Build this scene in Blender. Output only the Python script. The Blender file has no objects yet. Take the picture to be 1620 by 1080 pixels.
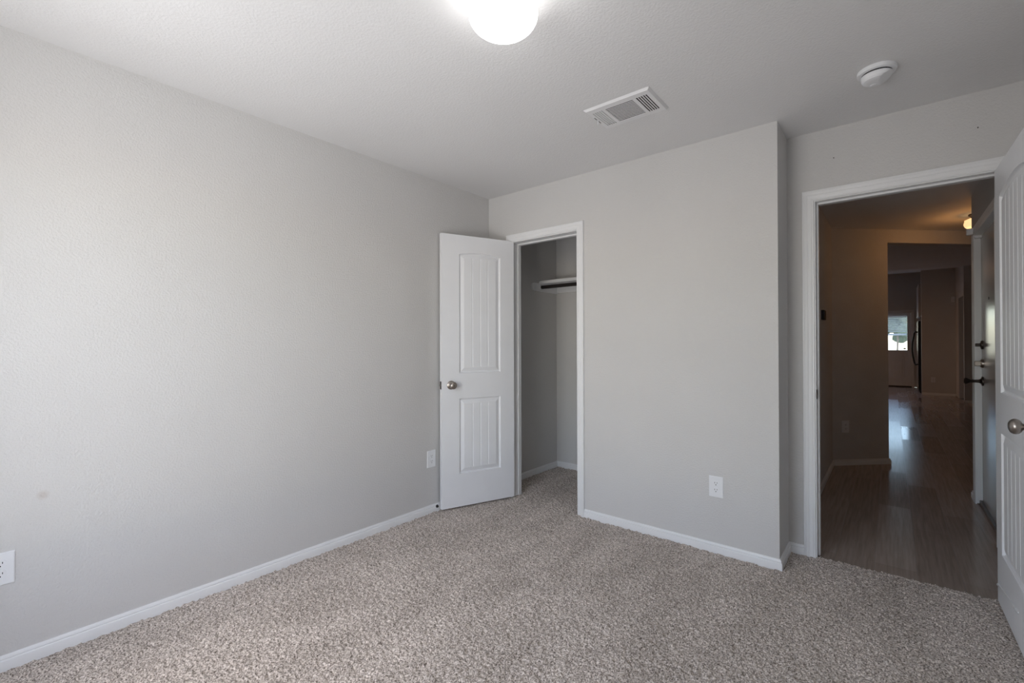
import bpy, bmesh, math, random
import numpy as np
from mathutils import Matrix, Vector

SC = bpy.context.scene
COL = SC.collection
R = math.radians
PI = math.pi

# ------------------------------------------------------------------ camera
cam = bpy.data.cameras.new('camera')
cam.sensor_fit = 'HORIZONTAL'
cam.sensor_width = 36.0
cam.lens = 36.0 * 728.66 / 1620.0
cam.clip_start = 0.02
cam.clip_end = 300
cam_o = bpy.data.objects.new('camera', cam)
COL.objects.link(cam_o)
yaw, pitch, roll = R(39.485), R(0.303), R(-0.163)
F = Vector((-math.sin(yaw) * math.cos(pitch), math.cos(yaw) * math.cos(pitch), math.sin(pitch)))
Rt = Vector((math.cos(yaw), math.sin(yaw), 0))
Up = Rt.cross(F)
R2 = Rt * math.cos(roll) + Up * math.sin(roll)
U2 = -Rt * math.sin(roll) + Up * math.cos(roll)
M = Matrix(((R2.x, U2.x, -F.x, 2.6), (R2.y, U2.y, -F.y, -2.8553), (R2.z, U2.z, -F.z, 1.2279), (0, 0, 0, 1)))
cam_o.matrix_world = M
SC.camera = cam_o

# ------------------------------------------------------------------ world, daylight, exposure
wd = bpy.data.worlds.new('world')
SC.world = wd
wd.use_nodes = True
nt = wd.node_tree
nt.nodes.clear()
wo = nt.nodes.new('ShaderNodeOutputWorld')
wb = nt.nodes.new('ShaderNodeBackground')
sky = nt.nodes.new('ShaderNodeTexSky')
sky.sky_type = 'NISHITA'
sky.sun_disc = False
sky.sun_elevation = R(50)
sky.sun_rotation = R(160)
wb.inputs['Strength'].default_value = 0.62
nt.links.new(sky.outputs[0], wb.inputs['Color'])
nt.links.new(wb.outputs[0], wo.inputs['Surface'])

def area(name, loc, rot, sx, sy, watts, color):
    l = bpy.data.lights.new(name, 'AREA')
    l.shape = 'RECTANGLE'
    l.size, l.size_y = sx, sy
    l.energy = watts
    l.color = color
    o = bpy.data.objects.new(name, l)
    COL.objects.link(o)
    o.location = loc
    o.rotation_euler = rot
    return o
# daylight entering by the bedroom window (in the wall behind the camera)
WX0, WX1, WZ0, WZ1 = 0.66, 2.06, 0.42, 2.12
YB = -3.35                                     # room face of the wall behind the camera
area('window_daylight', ((WX0 + WX1) / 2, YB - 0.03, (WZ0 + WZ1) / 2), (R(90), 0, 0), WX1 - WX0 - 0.1, WZ1 - WZ0 - 0.1, 18.5, (1.0, 0.97, 0.955))
# unseen area light added outside, aimed up through the window to brighten the ceiling
area('ceiling_fill', (2.2, YB - 1.5, -0.02), (R(140), 0, R(25)), 3.2, 2.0, 168, (0.985, 0.985, 1.0))
# unseen warm fill light added to tint the great room, left of the view
area('great_room_fill', (0.6, 10.4, 2.72), (0, 0, 0), 0.5, 0.5, 17, (1.0, 0.58, 0.34))

SC.view_settings.view_transform = 'Standard'
SC.view_settings.look = 'None'
SC.view_settings.gamma = 1.0
SC.view_settings.exposure = 0.12
SC.view_settings.use_curve_mapping = False
SC.cycles.max_bounces = 10
SC.cycles.diffuse_bounces = 8
SC.cycles.use_denoising = True
SC.cycles.sample_clamp_indirect = 6.0

# ------------------------------------------------------------------ materials
def newmat(name):
    m = bpy.data.materials.new(name)
    m.use_nodes = True
    n = m.node_tree
    return m, n, n.nodes['Principled BSDF'], n.nodes['Material Output']

def coords(n, scale=None):
    tc = n.nodes.new('ShaderNodeTexCoord')
    if scale is None:
        return tc.outputs['Object']
    mp = n.nodes.new('ShaderNodeMapping')
    mp.inputs['Scale'].default_value = scale
    n.links.new(tc.outputs['Object'], mp.inputs['Vector'])
    return mp.outputs['Vector']

def noise(n, vec, scale, detail=2.0, rough=0.5):
    t = n.nodes.new('ShaderNodeTexNoise')
    t.inputs['Scale'].default_value = scale
    t.inputs['Detail'].default_value = detail
    t.inputs['Roughness'].default_value = rough
    n.links.new(vec, t.inputs['Vector'])
    return t.outputs['Fac']

def ramp(n, fac, stops):
    r = n.nodes.new('ShaderNodeValToRGB')
    e = r.color_ramp.elements
    while len(e) > 1:
        e.remove(e[-1])
    e[0].position, e[0].color = stops[0][0], (*stops[0][1], 1)
    for p, c in stops[1:]:
        x = e.new(p)
        x.color = (*c, 1)
    n.links.new(fac, r.inputs['Fac'])
    return r.outputs['Color']

def bump(n, b, fac, strength, dist):
    u = n.nodes.new('ShaderNodeBump')
    u.inputs['Strength'].default_value = strength
    u.inputs['Distance'].default_value = dist
    n.links.new(fac, u.inputs['Height'])
    n.links.new(u.outputs['Normal'], b.inputs['Normal'])

def textured_paint(name, col, rough=0.75, scale=115, strength=0.6, dist=0.0045, stain=None):
    m, n, b, o = newmat(name)
    v = coords(n)
    c = ramp(n, noise(n, v, 1.3, 3), [(0.3, tuple(x * 0.975 for x in col)), (0.7, tuple(min(1, x * 1.02) for x in col))])
    if stain:
        (px, py, pz), rad, sc = stain
        d = n.nodes.new('ShaderNodeVectorMath'); d.operation = 'DISTANCE'
        n.links.new(v, d.inputs[0]); d.inputs[1].default_value = (px, py, pz)
        mr = n.nodes.new('ShaderNodeMapRange')
        mr.inputs['From Min'].default_value = rad * 0.3
        mr.inputs['From Max'].default_value = rad
        mr.inputs['To Min'].default_value = 0.28
        mr.inputs['To Max'].default_value = 0.0
        n.links.new(d.outputs['Value'], mr.inputs['Value'])
        mx = n.nodes.new('ShaderNodeMix'); mx.data_type = 'RGBA'
        n.links.new(mr.outputs['Result'], mx.inputs['Factor'])
        n.links.new(c, mx.inputs['A'])
        mx.inputs['B'].default_value = (*sc, 1)
        c = mx.outputs['Result']
    n.links.new(c, b.inputs['Base Color'])
    b.inputs['Roughness'].default_value = rough
    b.inputs['Specular IOR Level'].default_value = 0.3
    bump(n, b, noise(n, v, scale, 3, 0.55), strength, dist)
    return m

def plain(name, col, rough=0.4, metal=0.0, spec=0.5, bscale=None, bstr=0.1, bdist=0.001):
    m, n, b, o = newmat(name)
    v = coords(n)
    c = ramp(n, noise(n, v, 6, 2), [(0.3, tuple(x * 0.98 for x in col)), (0.7, tuple(min(1, x * 1.01) for x in col))])
    n.links.new(c, b.inputs['Base Color'])
    b.inputs['Roughness'].default_value = rough
    b.inputs['Metallic'].default_value = metal
    b.inputs['Specular IOR Level'].default_value = spec
    if bscale:
        bump(n, b, noise(n, v, bscale, 2), bstr, bdist)
    return m

def glow(name, col, strength):
    m, n, b, o = newmat(name)
    b.inputs['Base Color'].default_value = (0.9, 0.9, 0.9, 1)
    b.inputs['Emission Color'].default_value = (*col, 1)
    b.inputs['Emission Strength'].default_value = strength
    b.inputs['Roughness'].default_value = 0.25
    return m

def glass_mat(name):
    m, n, b, o = newmat(name)
    n.nodes.remove(b)
    t = n.nodes.new('ShaderNodeBsdfTransparent')
    g = n.nodes.new('ShaderNodeBsdfGlossy')
    g.inputs['Roughness'].default_value = 0.02
    x = n.nodes.new('ShaderNodeMixShader')
    x.inputs[0].default_value = 0.06
    n.links.new(t.outputs[0], x.inputs[1])
    n.links.new(g.outputs[0], x.inputs[2])
    n.links.new(x.outputs[0], o.inputs['Surface'])
    return m

PAINT = (0.612, 0.606, 0.598)
M_WALL = textured_paint('greige_wall_paint', PAINT)
M_WALL_L = textured_paint('greige_wall_paint_stained', PAINT, stain=((0, -2.627, 0.634), 0.022, (0.36, 0.27, 0.22)))
M_CEIL = textured_paint('textured_ceiling_paint', (0.73, 0.728, 0.73), scale=105, strength=0.45, dist=0.0045)
M_TRIM = plain('white_trim_paint', (0.78, 0.79, 0.80), 0.38)
M_DOOR = plain('white_door_paint', (0.80, 0.815, 0.84), 0.42, bscale=160, bstr=0.08, bdist=0.001)
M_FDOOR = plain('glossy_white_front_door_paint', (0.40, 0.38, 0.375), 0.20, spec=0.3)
M_PLASTIC = plain('white_plastic', (0.80, 0.81, 0.83), 0.35)
M_NICKEL = plain('satin_nickel', (0.36, 0.325, 0.295), 0.30, 1.0)
M_DARK = plain('dark_slot', (0.015, 0.015, 0.016), 0.6)
M_BLACK = plain('black_rubber', (0.02, 0.02, 0.02), 0.5)
M_BRONZE = plain('dark_bronze', (0.05, 0.04, 0.035), 0.35, 0.8)
M_STEEL = plain('stainless_steel', (0.55, 0.55, 0.56), 0.12, 1.0)
M_FBLACK = plain('black_appliance_side', (0.012, 0.012, 0.013), 0.45)
M_VENT = plain('white_vent_enamel', (0.74, 0.74, 0.75), 0.4)
M_GLASS = glass_mat('window_glass')
def blind_mat():
    m, n, b, o = newmat('white_blind_slat')
    b.inputs['Base Color'].default_value = (0.86, 0.86, 0.86, 1)
    t = n.nodes.new('ShaderNodeBsdfTranslucent'); t.inputs['Color'].default_value = (0.95, 0.95, 0.94, 1)
    x = n.nodes.new('ShaderNodeMixShader'); x.inputs[0].default_value = 0.7
    n.links.new(b.outputs[0], x.inputs[1]); n.links.new(t.outputs[0], x.inputs[2]); n.links.new(x.outputs[0], o.inputs['Surface'])
    return m
M_BLIND = blind_mat()
M_LAMP = glow('lit_white_glass', (1.0, 0.985, 0.97), 6.0)
M_LAMPW = glow('lit_warm_glass', (1.0, 0.60, 0.27), 1.05)
M_WOODROD = plain('dark_closet_rod', (0.02, 0.016, 0.015), 0.45)
M_CAB = plain('painted_cabinet', (0.45, 0.40, 0.36), 0.45)

def carpet_mat():
    m, n, b, o = newmat('flecked_beige_carpet')
    v = coords(n)
    fleck = ramp(n, noise(n, v, 175, 3, 0.65),
                 [(0.35, (0.07, 0.055, 0.048)), (0.43, (0.27, 0.233, 0.207)), (0.52, (0.50, 0.448, 0.402)), (0.64, (0.75, 0.685, 0.63))])
    mpn = n.nodes.new('ShaderNodeMapping')
    mpn.inputs['Rotation'].default_value = (0, 0, R(38))
    mpn.inputs['Scale'].default_value = (1.0, 0.4, 1.0)
    n.links.new(v, mpn.inputs['Vector'])
    nap = noise(n, mpn.outputs['Vector'], 4.2, 4, 0.6)
    napc = ramp(n, nap, [(0.36, (0.87, 0.865, 0.855)), (0.62, (1.07, 1.07, 1.07))])  # sheen of the leaning pile painted into the colour as random bands
    mx = n.nodes.new('ShaderNodeMix'); mx.data_type = 'RGBA'; mx.blend_type = 'MULTIPLY'
    mx.inputs['Factor'].default_value = 1.0
    n.links.new(fleck, mx.inputs['A']); n.links.new(napc, mx.inputs['B'])
    n.links.new(mx.outputs['Result'], b.inputs['Base Color'])
    b.inputs['Roughness'].default_value = 0.95
    b.inputs['Specular IOR Level'].default_value = 0.1
    b.inputs['Sheen Weight'].default_value = 0.15
    return m
M_CARPET = carpet_mat()

def plank_mat():
    m, n, b, o = newmat('grey_brown_plank_floor')
    mp = n.nodes.new('ShaderNodeMapping')
    tc = n.nodes.new('ShaderNodeTexCoord')
    mp.inputs['Rotation'].default_value = (0, 0, R(90))
    n.links.new(tc.outputs['Object'], mp.inputs['Vector'])
    br = n.nodes.new('ShaderNodeTexBrick')
    br.offset = 0.37
    br.inputs['Scale'].default_value = 1.0
    br.inputs['Brick Width'].default_value = 1.22
    br.inputs['Row Height'].default_value = 0.18
    br.inputs['Mortar Size'].default_value = 0.0012
    br.inputs['Color1'].default_value = (0.33, 0.277, 0.246, 1)
    br.inputs['Color2'].default_value = (0.41, 0.35, 0.312, 1)
    br.inputs['Mortar'].default_value = (0.15, 0.125, 0.11, 1)
    n.links.new(mp.outputs['Vector'], br.inputs['Vector'])
    g = noise(n, coords(n, (60, 2.5, 1)), 1.0, 3, 0.6)
    gc = ramp(n, g, [(0.3, (0.82, 0.81, 0.80)), (0.7, (1.14, 1.13, 1.12))])
    mx = n.nodes.new('ShaderNodeMix'); mx.data_type = 'RGBA'; mx.blend_type = 'MULTIPLY'
    mx.inputs['Factor'].default_value = 1.0
    n.links.new(br.outputs['Color'], mx.inputs['A']); n.links.new(gc, mx.inputs['B'])
    n.links.new(mx.outputs['Result'], b.inputs['Base Color'])
    b2 = n.nodes.new('ShaderNodeTexBrick')              # each plank its own sheen
    b2.offset = 0.37
    for k_, v_ in (('Scale', 1.0), ('Brick Width', 1.22), ('Row Height', 0.18), ('Mortar Size', 0.0012), ('Color1', (0.12,) * 3 + (1,)), ('Color2', (0.27,) * 3 + (1,)), ('Mortar', (0.4,) * 3 + (1,))):
        b2.inputs[k_].default_value = v_
    n.links.new(mp.outputs['Vector'], b2.inputs['Vector'])
    n.links.new(b2.outputs['Color'], b.inputs['Roughness'])
    bump(n, b, g, 0.06, 0.001)
    return m
M_PLANK = plank_mat()
M_YARD = plain('pale_dry_yard', (0.62, 0.58, 0.48), 0.9)
M_LEAF = plain('tree_leaves', (0.15, 0.19, 0.13), 0.8, bscale=9, bstr=1.0, bdist=0.1)
M_BARK = plain('tree_bark', (0.24, 0.20, 0.16), 0.9)

# ------------------------------------------------------------------ mesh helpers
def bx(bm, x0, x1, y0, y1, z0, z1, bev=0.0, mat=None):
    tmp = bmesh.new() if (bev or mat) else bm
    vs = [tmp.verts.new((x, y, z)) for x in (x0, x1) for y in (y0, y1) for z in (z0, z1)]
    for f in ((0, 1, 3, 2), (4, 6, 7, 5), (0, 4, 5, 1), (2, 3, 7, 6), (0, 2, 6, 4), (1, 5, 7, 3)):
        tmp.faces.new([vs[i] for i in f])
    if tmp is not bm:
        if bev:
            bmesh.ops.bevel(tmp, geom=list(tmp.edges), offset=bev, segments=2, affect='EDGES', profile=0.5)
        if mat is not None:
            tmp.transform(mat)
        me = bpy.data.meshes.new('tmp'); tmp.to_mesh(me); tmp.free()
        bm.from_mesh(me); bpy.data.meshes.remove(me)
    return bm

def box(x0, x1, y0, y1, z0, z1, bev=0.0):
    return bx(bmesh.new(), x0, x1, y0, y1, z0, z1, bev)

def lathe(bm, prof, seg=40, mat=None):
    """prof: (radius, height) turned about z; closed at both ends"""
    tmp = bmesh.new()
    rings = []
    for r, h in prof:
        if r < 1e-6:
            rings.append([tmp.verts.new((0, 0, h))])
        else:
            rings.append([tmp.verts.new((r * math.cos(2 * PI * i / seg), r * math.sin(2 * PI * i / seg), h)) for i in range(seg)])
    for a, b in zip(rings, rings[1:]):
        for i in range(seg):
            j = (i + 1) % seg
            q = [a[i % len(a)], a[j % len(a)], b[j % len(b)], b[i % len(b)]]
            q = [v for k, v in enumerate(q) if v not in q[:k]]
            if len(q) > 2:
                tmp.faces.new(q)
    for rg in (rings[0], rings[-1]):
        if len(rg) > 1:
            tmp.faces.new(rg)
    bmesh.ops.recalc_face_normals(tmp, faces=list(tmp.faces))
    if mat is not None:
        tmp.transform(mat)
    me = bpy.data.meshes.new('tmp'); tmp.to_mesh(me); tmp.free()
    bm.from_mesh(me); bpy.data.meshes.remove(me)
    return bm

def tube(bm, pts, rad, seg=12):
    """round bar through the points"""
    pts = [Vector(p) for p in pts]
    rings = []
    for i, p in enumerate(pts):
        d = (pts[min(i + 1, len(pts) - 1)] - pts[max(i - 1, 0)]).normalized()
        a = Vector((0, 0, 1)) if abs(d.z) < 0.9 else Vector((0, 1, 0))
        u = d.cross(a).normalized(); w = d.cross(u)
        r = rad[i] if isinstance(rad, (list, tuple)) else rad
        rings.append([bm.verts.new(p + u * r * math.cos(2 * PI * k / seg) + w * r * math.sin(2 * PI * k / seg)) for k in range(seg)])
    for a, b in zip(rings, rings[1:]):
        for k in range(seg):
            bm.faces.new([a[k], a[(k + 1) % seg], b[(k + 1) % seg], b[k]])
    bm.faces.new(rings[0]); bm.faces.new(rings[-1])
    bmesh.ops.recalc_face_normals(bm, faces=list(bm.faces))
    return bm

def obj(name, bm, mat, parent=None, smooth=None):
    bmesh.ops.recalc_face_normals(bm, faces=list(bm.faces)) if len(bm.faces) < 20000 else None
    me = bpy.data.meshes.new(name)
    bm.to_mesh(me); bm.free()
    me.materials.append(mat)
    if smooth is not None:
        for p in me.polygons:
            p.use_smooth = True
        me.set_sharp_from_angle(angle=R(smooth))
    o = bpy.data.objects.new(name, me)
    COL.objects.link(o)
    if parent is not None:
        o.parent = parent
    return o

def tag(o, label, cat, group=None, kind=None):
    o['label'] = label
    o['category'] = cat
    if group:
        o['group'] = group
    if kind:
        o['kind'] = kind
    return o

def struct(name, bm, mat, label, cat, smooth=None):
    return tag(obj(name, bm, mat, None, smooth), label, cat, kind='structure')

def empty(name, loc, rz=0.0):
    o = bpy.data.objects.new(name, None)
    COL.objects.link(o)
    o.location = loc
    o.rotation_euler = (0, 0, rz)
    o.empty_display_size = 0.05
    return o

def copy_tree(o, parent=None):
    c = o.copy()
    COL.objects.link(c)
    if parent is not None:
        c.parent = parent
    for ch in list(o.children):
        copy_tree(ch, c)
    return c

# wall frames: (origin, along, out) turn (u along the wall, v up, h out of the wall) into the world
def frame(org, along, out):
    a, o = Vector(along).normalized(), Vector(out).normalized()
    return Matrix(((a.x, 0, o.x, org[0]), (a.y, 0, o.y, org[1]), (0, 1, 0, org[2]), (0, 0, 0, 1)))

BASE_PROF = [(0.0, -0.004), (0.014, -0.004), (0.014, 0.034), (0.0125, 0.0385), (0.0078, 0.041), (0.0096, 0.0440), (0.0088, 0.050), (0.005, 0.0555), (0.0, 0.0565)]
def base_run(bm, fr, u0, u1, m0=0, m1=0):
    """baseboard along u0..u1; m0/m1: +1 mitre outwards (outside corner), -1 inside corner, 0 square"""
    a = [bm.verts.new(fr @ Vector((u0 - m0 * h, v, h))) for h, v in BASE_PROF]
    b = [bm.verts.new(fr @ Vector((u1 + m1 * h, v, h))) for h, v in BASE_PROF]
    for i in range(len(a) - 1):
        bm.faces.new([a[i], a[i + 1], b[i + 1], b[i]])
    bm.faces.new(a); bm.faces.new(b)
    return bm

CASE_PROF = [(0.0, 0.0), (0.0, 0.007), (0.003, 0.009), (0.008, 0.0085), (0.011, 0.0105), (0.016, 0.0118), (0.027, 0.0128), (0.030, 0.0118), (0.033, 0.0135), (0.045, 0.0150), (0.047, 0.0140), (0.050, 0.0158), (0.055, 0.0158), (0.057, 0.0140), (0.057, 0.0)]
def casing(bm, fr, ul, ur, zt, wl=1.0, left=True, right=True):
    """door casing with mitred corners; inner edge ul..ur, top zt; wl scales the left leg's width"""
    rows = []
    for a, h in CASE_PROF:
        al = a * wl
        pts = [(ul - al, -0.002), (ul - al, zt + a), (ur + a, zt + a), (ur + a, -0.002)]
        rows.append([bm.verts.new(fr @ Vector((u, v, h))) for u, v in pts])
    for p, q in zip(rows, rows[1:]):
        for i in range(3):
            bm.faces.new([p[i], p[i + 1], q[i + 1], q[i]])
    return bm

# ------------------------------------------------------------------ setting: dimensions
XO = 2.1253          # outside corner of the closet wall
YE = 0.293           # room face of the entry wall
H = 2.44
XR = 3.12            # right wall of the bedroom
T = 0.114
CJL, CJR, CZ = 0.2475, 0.853, 2.041   # closet opening between jambs
EJL, EJR = 2.2655, 3.031              # entry opening between jambs

b = bmesh.new(); bx(b, -T, 0, YB - T, 1.114, 0, H)
struct('wall_left', b, M_WALL_L, 'long greige textured wall on the left, with a small brown smudge low down', 'wall')
b = bmesh.new()
bx(b, 0, CJL - 0.018, 0, T, 0, H); bx(b, CJR + 0.018, XO, 0, T, 0, H); bx(b, CJL - 0.018, CJR + 0.018, 0, T, CZ + 0.018, H)
struct('wall_back', b, M_WALL, 'greige wall holding the closet doorway, facing the camera', 'wall')
b = bmesh.new(); bx(b, XO - T, XO, T, YE, 0, H)
struct('wall_return', b, M_WALL, 'narrow dim wall return beside the hallway doorway', 'wall')
b = bmesh.new()
bx(b, XO - T, EJL - 0.018, YE, YE + T, 0, 2.8); bx(b, EJR + 0.018, XR, YE, YE + T, 0, 2.8); bx(b, EJL - 0.018, EJR + 0.018, YE, YE + T, CZ + 0.018, 2.8)
struct('wall_entry', b, M_WALL, 'greige wall around and above the hallway doorway', 'wall')
b = bmesh.new(); bx(b, XR, XR + T, YB - T, YE, 0, 2.8)
struct('wall_right', b, M_WALL, 'greige wall behind the opened panel door on the right', 'wall')
b = bmesh.new()
bx(b, 0, WX0, YB - T, YB, 0, H); bx(b, WX1, XR, YB - T, YB, 0, H); bx(b, WX0, WX1, YB - T, YB, 0, WZ0); bx(b, WX0, WX1, YB - T, YB, WZ1, H)
struct('wall_front', b, M_WALL, 'greige wall with the bedroom window, behind the camera', 'wall')
b = bmesh.new(); bx(b, -3.0, XO - T, 1.005, 1.119, 0, 2.8)
struct('wall_closet', b, M_WALL, 'shaded greige wall at the back of the closet under the shelf', 'wall')

# bedroom window
w1 = tag(obj('window_1', bx(bx(bx(bx(bmesh.new(), WX0, WX0 + 0.05, YB - 0.09, YB - 0.05, WZ0, WZ1), WX1 - 0.05, WX1, YB - 0.09, YB - 0.05, WZ0, WZ1),
        WX0, WX1, YB - 0.09, YB - 0.05, WZ0, WZ0 + 0.05), WX0, WX1, YB - 0.09, YB - 0.05, WZ1 - 0.05, WZ1), M_TRIM),
        'white framed bedroom window in the wall behind the camera', 'window', kind='structure')
obj('pane', box(WX0 + 0.05, WX1 - 0.05, YB - 0.073, YB - 0.068, WZ0 + 0.05, WZ1 - 0.05), M_GLASS, w1)
obj('window_sill', box(WX0 - 0.03, WX1 + 0.03, YB - 0.05, YB + 0.04, WZ0 - 0.02, WZ0, 0.004), M_TRIM, w1)

b = bmesh.new(); bx(b, -T, XR + T, YB - T, YE + 0.02, H, H + 0.1); bx(b, -T, XO, YE + 0.02, 1.12, H, H + 0.1)
struct('ceiling', b, M_CEIL, 'pale textured bedroom ceiling with lamp, vent and smoke detector', 'ceiling')

# carpet: a real pile surface, finely tufted
def make_carpet():
    st = 0.004
    xs = np.arange(0, XR + st, st); ys = np.arange(YB, 1.006 + st, st)
    nx, ny = len(xs), len(ys)
    rng = np.random.default_rng(7)
    def blur(a, s):
        r = max(1, int(3 * s)); k = np.exp(-0.5 * (np.arange(-r, r + 1) / s) ** 2); k /= k.sum()
        for ax in (0, 1):
            p = np.pad(a, [(r, r) if i == ax else (0, 0) for i in (0, 1)], mode='wrap')
            out = np.zeros_like(a)
            for i, kv in enumerate(k):
                out += kv * np.take(p, np.arange(i, i + a.shape[ax]), axis=ax)
            a = out
        return a
    def unit(a):
        return (a - a.mean()) / a.std()
    h = 0.0026 * unit(blur(rng.standard_normal((nx, ny)), 0.98)) + 0.0008 * unit(blur(rng.standard_normal((nx, ny)), 2.6))
    h += 0.0009 * unit(blur(rng.standard_normal((nx, ny)), 14))
    X, Y = np.meshgrid(xs, ys, indexing='ij')
    # pile leans a little, each tuft its own way
    jx = 0.0011 * unit(blur(rng.standard_normal((nx, ny)), 0.8)); jy = 0.0011 * unit(blur(rng.standard_normal((nx, ny)), 0.8))
    co = np.stack([np.clip(X + jx, 0, XR), Y + jy, np.clip(h, -0.007, 0.006)], -1).reshape(-1, 3)
    cx = (xs[:-1] + st / 2)[:, None]; cy = (ys[:-1] + st / 2)[None, :]
    keep = (cy < 0.055) | ((cx < XO - 0.05) & (cy < 1.01)) | (cy < 0.312)
    i, j = np.nonzero(keep)
    q = np.stack([i * ny + j, (i + 1) * ny + j, (i + 1) * ny + j + 1, i * ny + j + 1], -1)
    me = bpy.data.meshes.new('floor')
    me.vertices.add(len(co)); me.vertices.foreach_set('co', co.astype(np.float32).ravel())
    nf = len(q)
    me.loops.add(nf * 4); me.loops.foreach_set('vertex_index', q.astype(np.int32).ravel())
    me.polygons.add(nf)
    me.polygons.foreach_set('loop_start', np.arange(0, nf * 4, 4, dtype=np.int32))
    me.polygons.foreach_set('use_smooth', np.ones(nf, dtype=bool))
    me.update(calc_edges=True)
    me.materials.append(M_CARPET)
    o = bpy.data.objects.new('floor', me); COL.objects.link(o)
    return tag(o, 'beige and brown flecked carpet covering bedroom and closet floor', 'carpet', kind='structure')
make_carpet()

# hall, foyer and great room shell
b = bmesh.new(); bx(b, -3.0, 6.2, -0.4 + 0.71, 14.3, -0.12, -0.008)
struct('floor_hall', b, M_PLANK, 'dark grey brown plank floor of the hallway and great room', 'floor')
b = bmesh.new(); bx(b, -T, XR + T, YB - T, 1.0, -0.14, -0.012)
struct('floor_slab', b, M_DARK, 'subfloor slab under the bedroom carpet', 'floor')
b = bmesh.new(); bx(b, XO + 0.01 - T, XO + 0.01, YE + T, 2.80, 0, 2.8)
struct('wall_hall_left', b, M_WALL, 'dark left wall of the hallway with a thermostat', 'wall')
# right hall wall with the front door opening
FJ0, FJ1 = 1.215, 2.135
b = bmesh.new(); bx(b, 3.1, 3.24, YE + T, FJ0 - 0.021, 0, 2.8); bx(b, 3.1, 3.24, FJ1 + 0.021, 2.33, 0, 2.8); bx(b, 3.1, 3.24, FJ0 - 0.021, FJ1 + 0.021, 2.071, 2.8)
struct('wall_hall_right', b, M_WALL, 'right hallway wall around the front door, ending at the foyer corner', 'wall')
b = bmesh.new(); bx(b, 3.24, 6.2, 2.19, 2.33, 0, 2.8)
struct('wall_foyer', b, M_WALL, 'foyer wall turning right behind the front door wall', 'wall')
# diagonal wall with the wide opening (local u along the diagonal)
DG = Matrix.Translation((XO + 0.01, 2.80, 0)) @ Matrix.Rotation(R(45), 4, 'Z')
b = bmesh.new(); bx(b, -0.08, 0.62, 0, T, 0, 3.2); bx(b, 2.35, 4.8, 0, T, 0, 3.2); bx(b, 0.62, 2.35, 0, T, 2.257, 3.2)
b.transform(DG)
struct('wall_diagonal', b, M_WALL, 'angled brown lit wall with a wide opening to the great room', 'wall')
b = bmesh.new()
pl = [(XO - 0.05, YE + 0.05), (6.2, YE + 0.05), (6.2, 6.9), (5.9, 6.6), (XO + 0.01, 2.83), (XO - 0.05, 2.8)]
lo = [b.verts.new((x, y, 2.392)) for x, y in pl]; hi = [b.verts.new((x, y, 2.436)) for x, y in pl]
b.faces.new(lo); b.faces.new(hi)
for i in range(len(pl)):
    j = (i + 1) % len(pl); b.faces.new([lo[i], lo[j], hi[j], hi[i]])
struct('ceiling_hall', b, M_CEIL, 'dim hallway ceiling seen through the doorway', 'ceiling')
b = bmesh.new(); bx(b, -3.1, 6.3, 1.0, 9.5, 2.72, 2.84)
vs = [b.verts.new(p) for p in ((-3.1, 9.5, 2.72), (6.3, 9.5, 2.72), (6.3, 14.3, 3.2), (-3.1, 14.3, 3.2), (-3.1, 9.5, 2.84), (6.3, 9.5, 2.84), (6.3, 14.3, 3.32), (-3.1, 14.3, 3.32))]
for f in ((0, 1, 2, 3), (4, 5, 6, 7), (0, 1, 5, 4), (1, 2, 6, 5), (2, 3, 7, 6), (3, 0, 4, 7)):
    b.faces.new([vs[i] for i in f])
bx(b, 3.2, 6.3, YE, 1.05, 2.72, 2.84)
struct('ceiling_great_room', b, M_CEIL, 'dark sloped ceiling of the great room beyond the opening', 'ceiling')
b = bmesh.new(); bx(b, -3.1, -3.0, 1.0, 14.2, 0, 3.3)
struct('wall_great_room_left', b, M_WALL, 'great room wall on the hidden left side', 'wall')
b = bmesh.new(); bx(b, 6.2, 6.3, 2.19, 14.2, 0, 3.3)
struct('wall_great_room_right', b, M_WALL, 'great room wall on the hidden right side', 'wall')
# back wall: door opening and window opening
YK = 14.1
DX0, DX1, DZ = 2.085, 3.03, 2.085
GX0, GX1, GZ0, GZ1 = 0.5, 1.85, 0.85, 2.15
b = bmesh.new()
bx(b, -3, GX0, YK, YK + 0.14, 0, 3.3); bx(b, GX1, DX0, YK, YK + 0.14, 0, 3.3); bx(b, DX1, 6.2, YK, YK + 0.14, 0, 3.3)
bx(b, GX0, GX1, YK, YK + 0.14, 0, GZ0); bx(b, GX0, GX1, YK, YK + 0.14, GZ1, 3.3); bx(b, DX0, DX1, YK, YK + 0.14, DZ, 3.3)
struct('wall_great_room_back', b, M_WALL, 'far dim wall around the glazed back door', 'wall')
w2 = tag(obj('window_2', bx(bx(bx(bx(bmesh.new(), GX0, GX0 + 0.05, YK + 0.05, YK + 0.09, GZ0, GZ1), GX1 - 0.05, GX1, YK + 0.05, YK + 0.09, GZ0, GZ1),
        GX0, GX1, YK + 0.05, YK + 0.09, GZ0, GZ0 + 0.05), GX0, GX1, YK + 0.05, YK + 0.09, GZ1 - 0.05, GZ1), M_TRIM),
        'great room window beside the back door, hidden behind the angled wall', 'window', kind='structure')
obj('pane', box(GX0 + 0.05, GX1 - 0.05, YK + 0.067, YK + 0.072, GZ0 + 0.05, GZ1 - 0.05), M_GLASS, w2)
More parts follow.
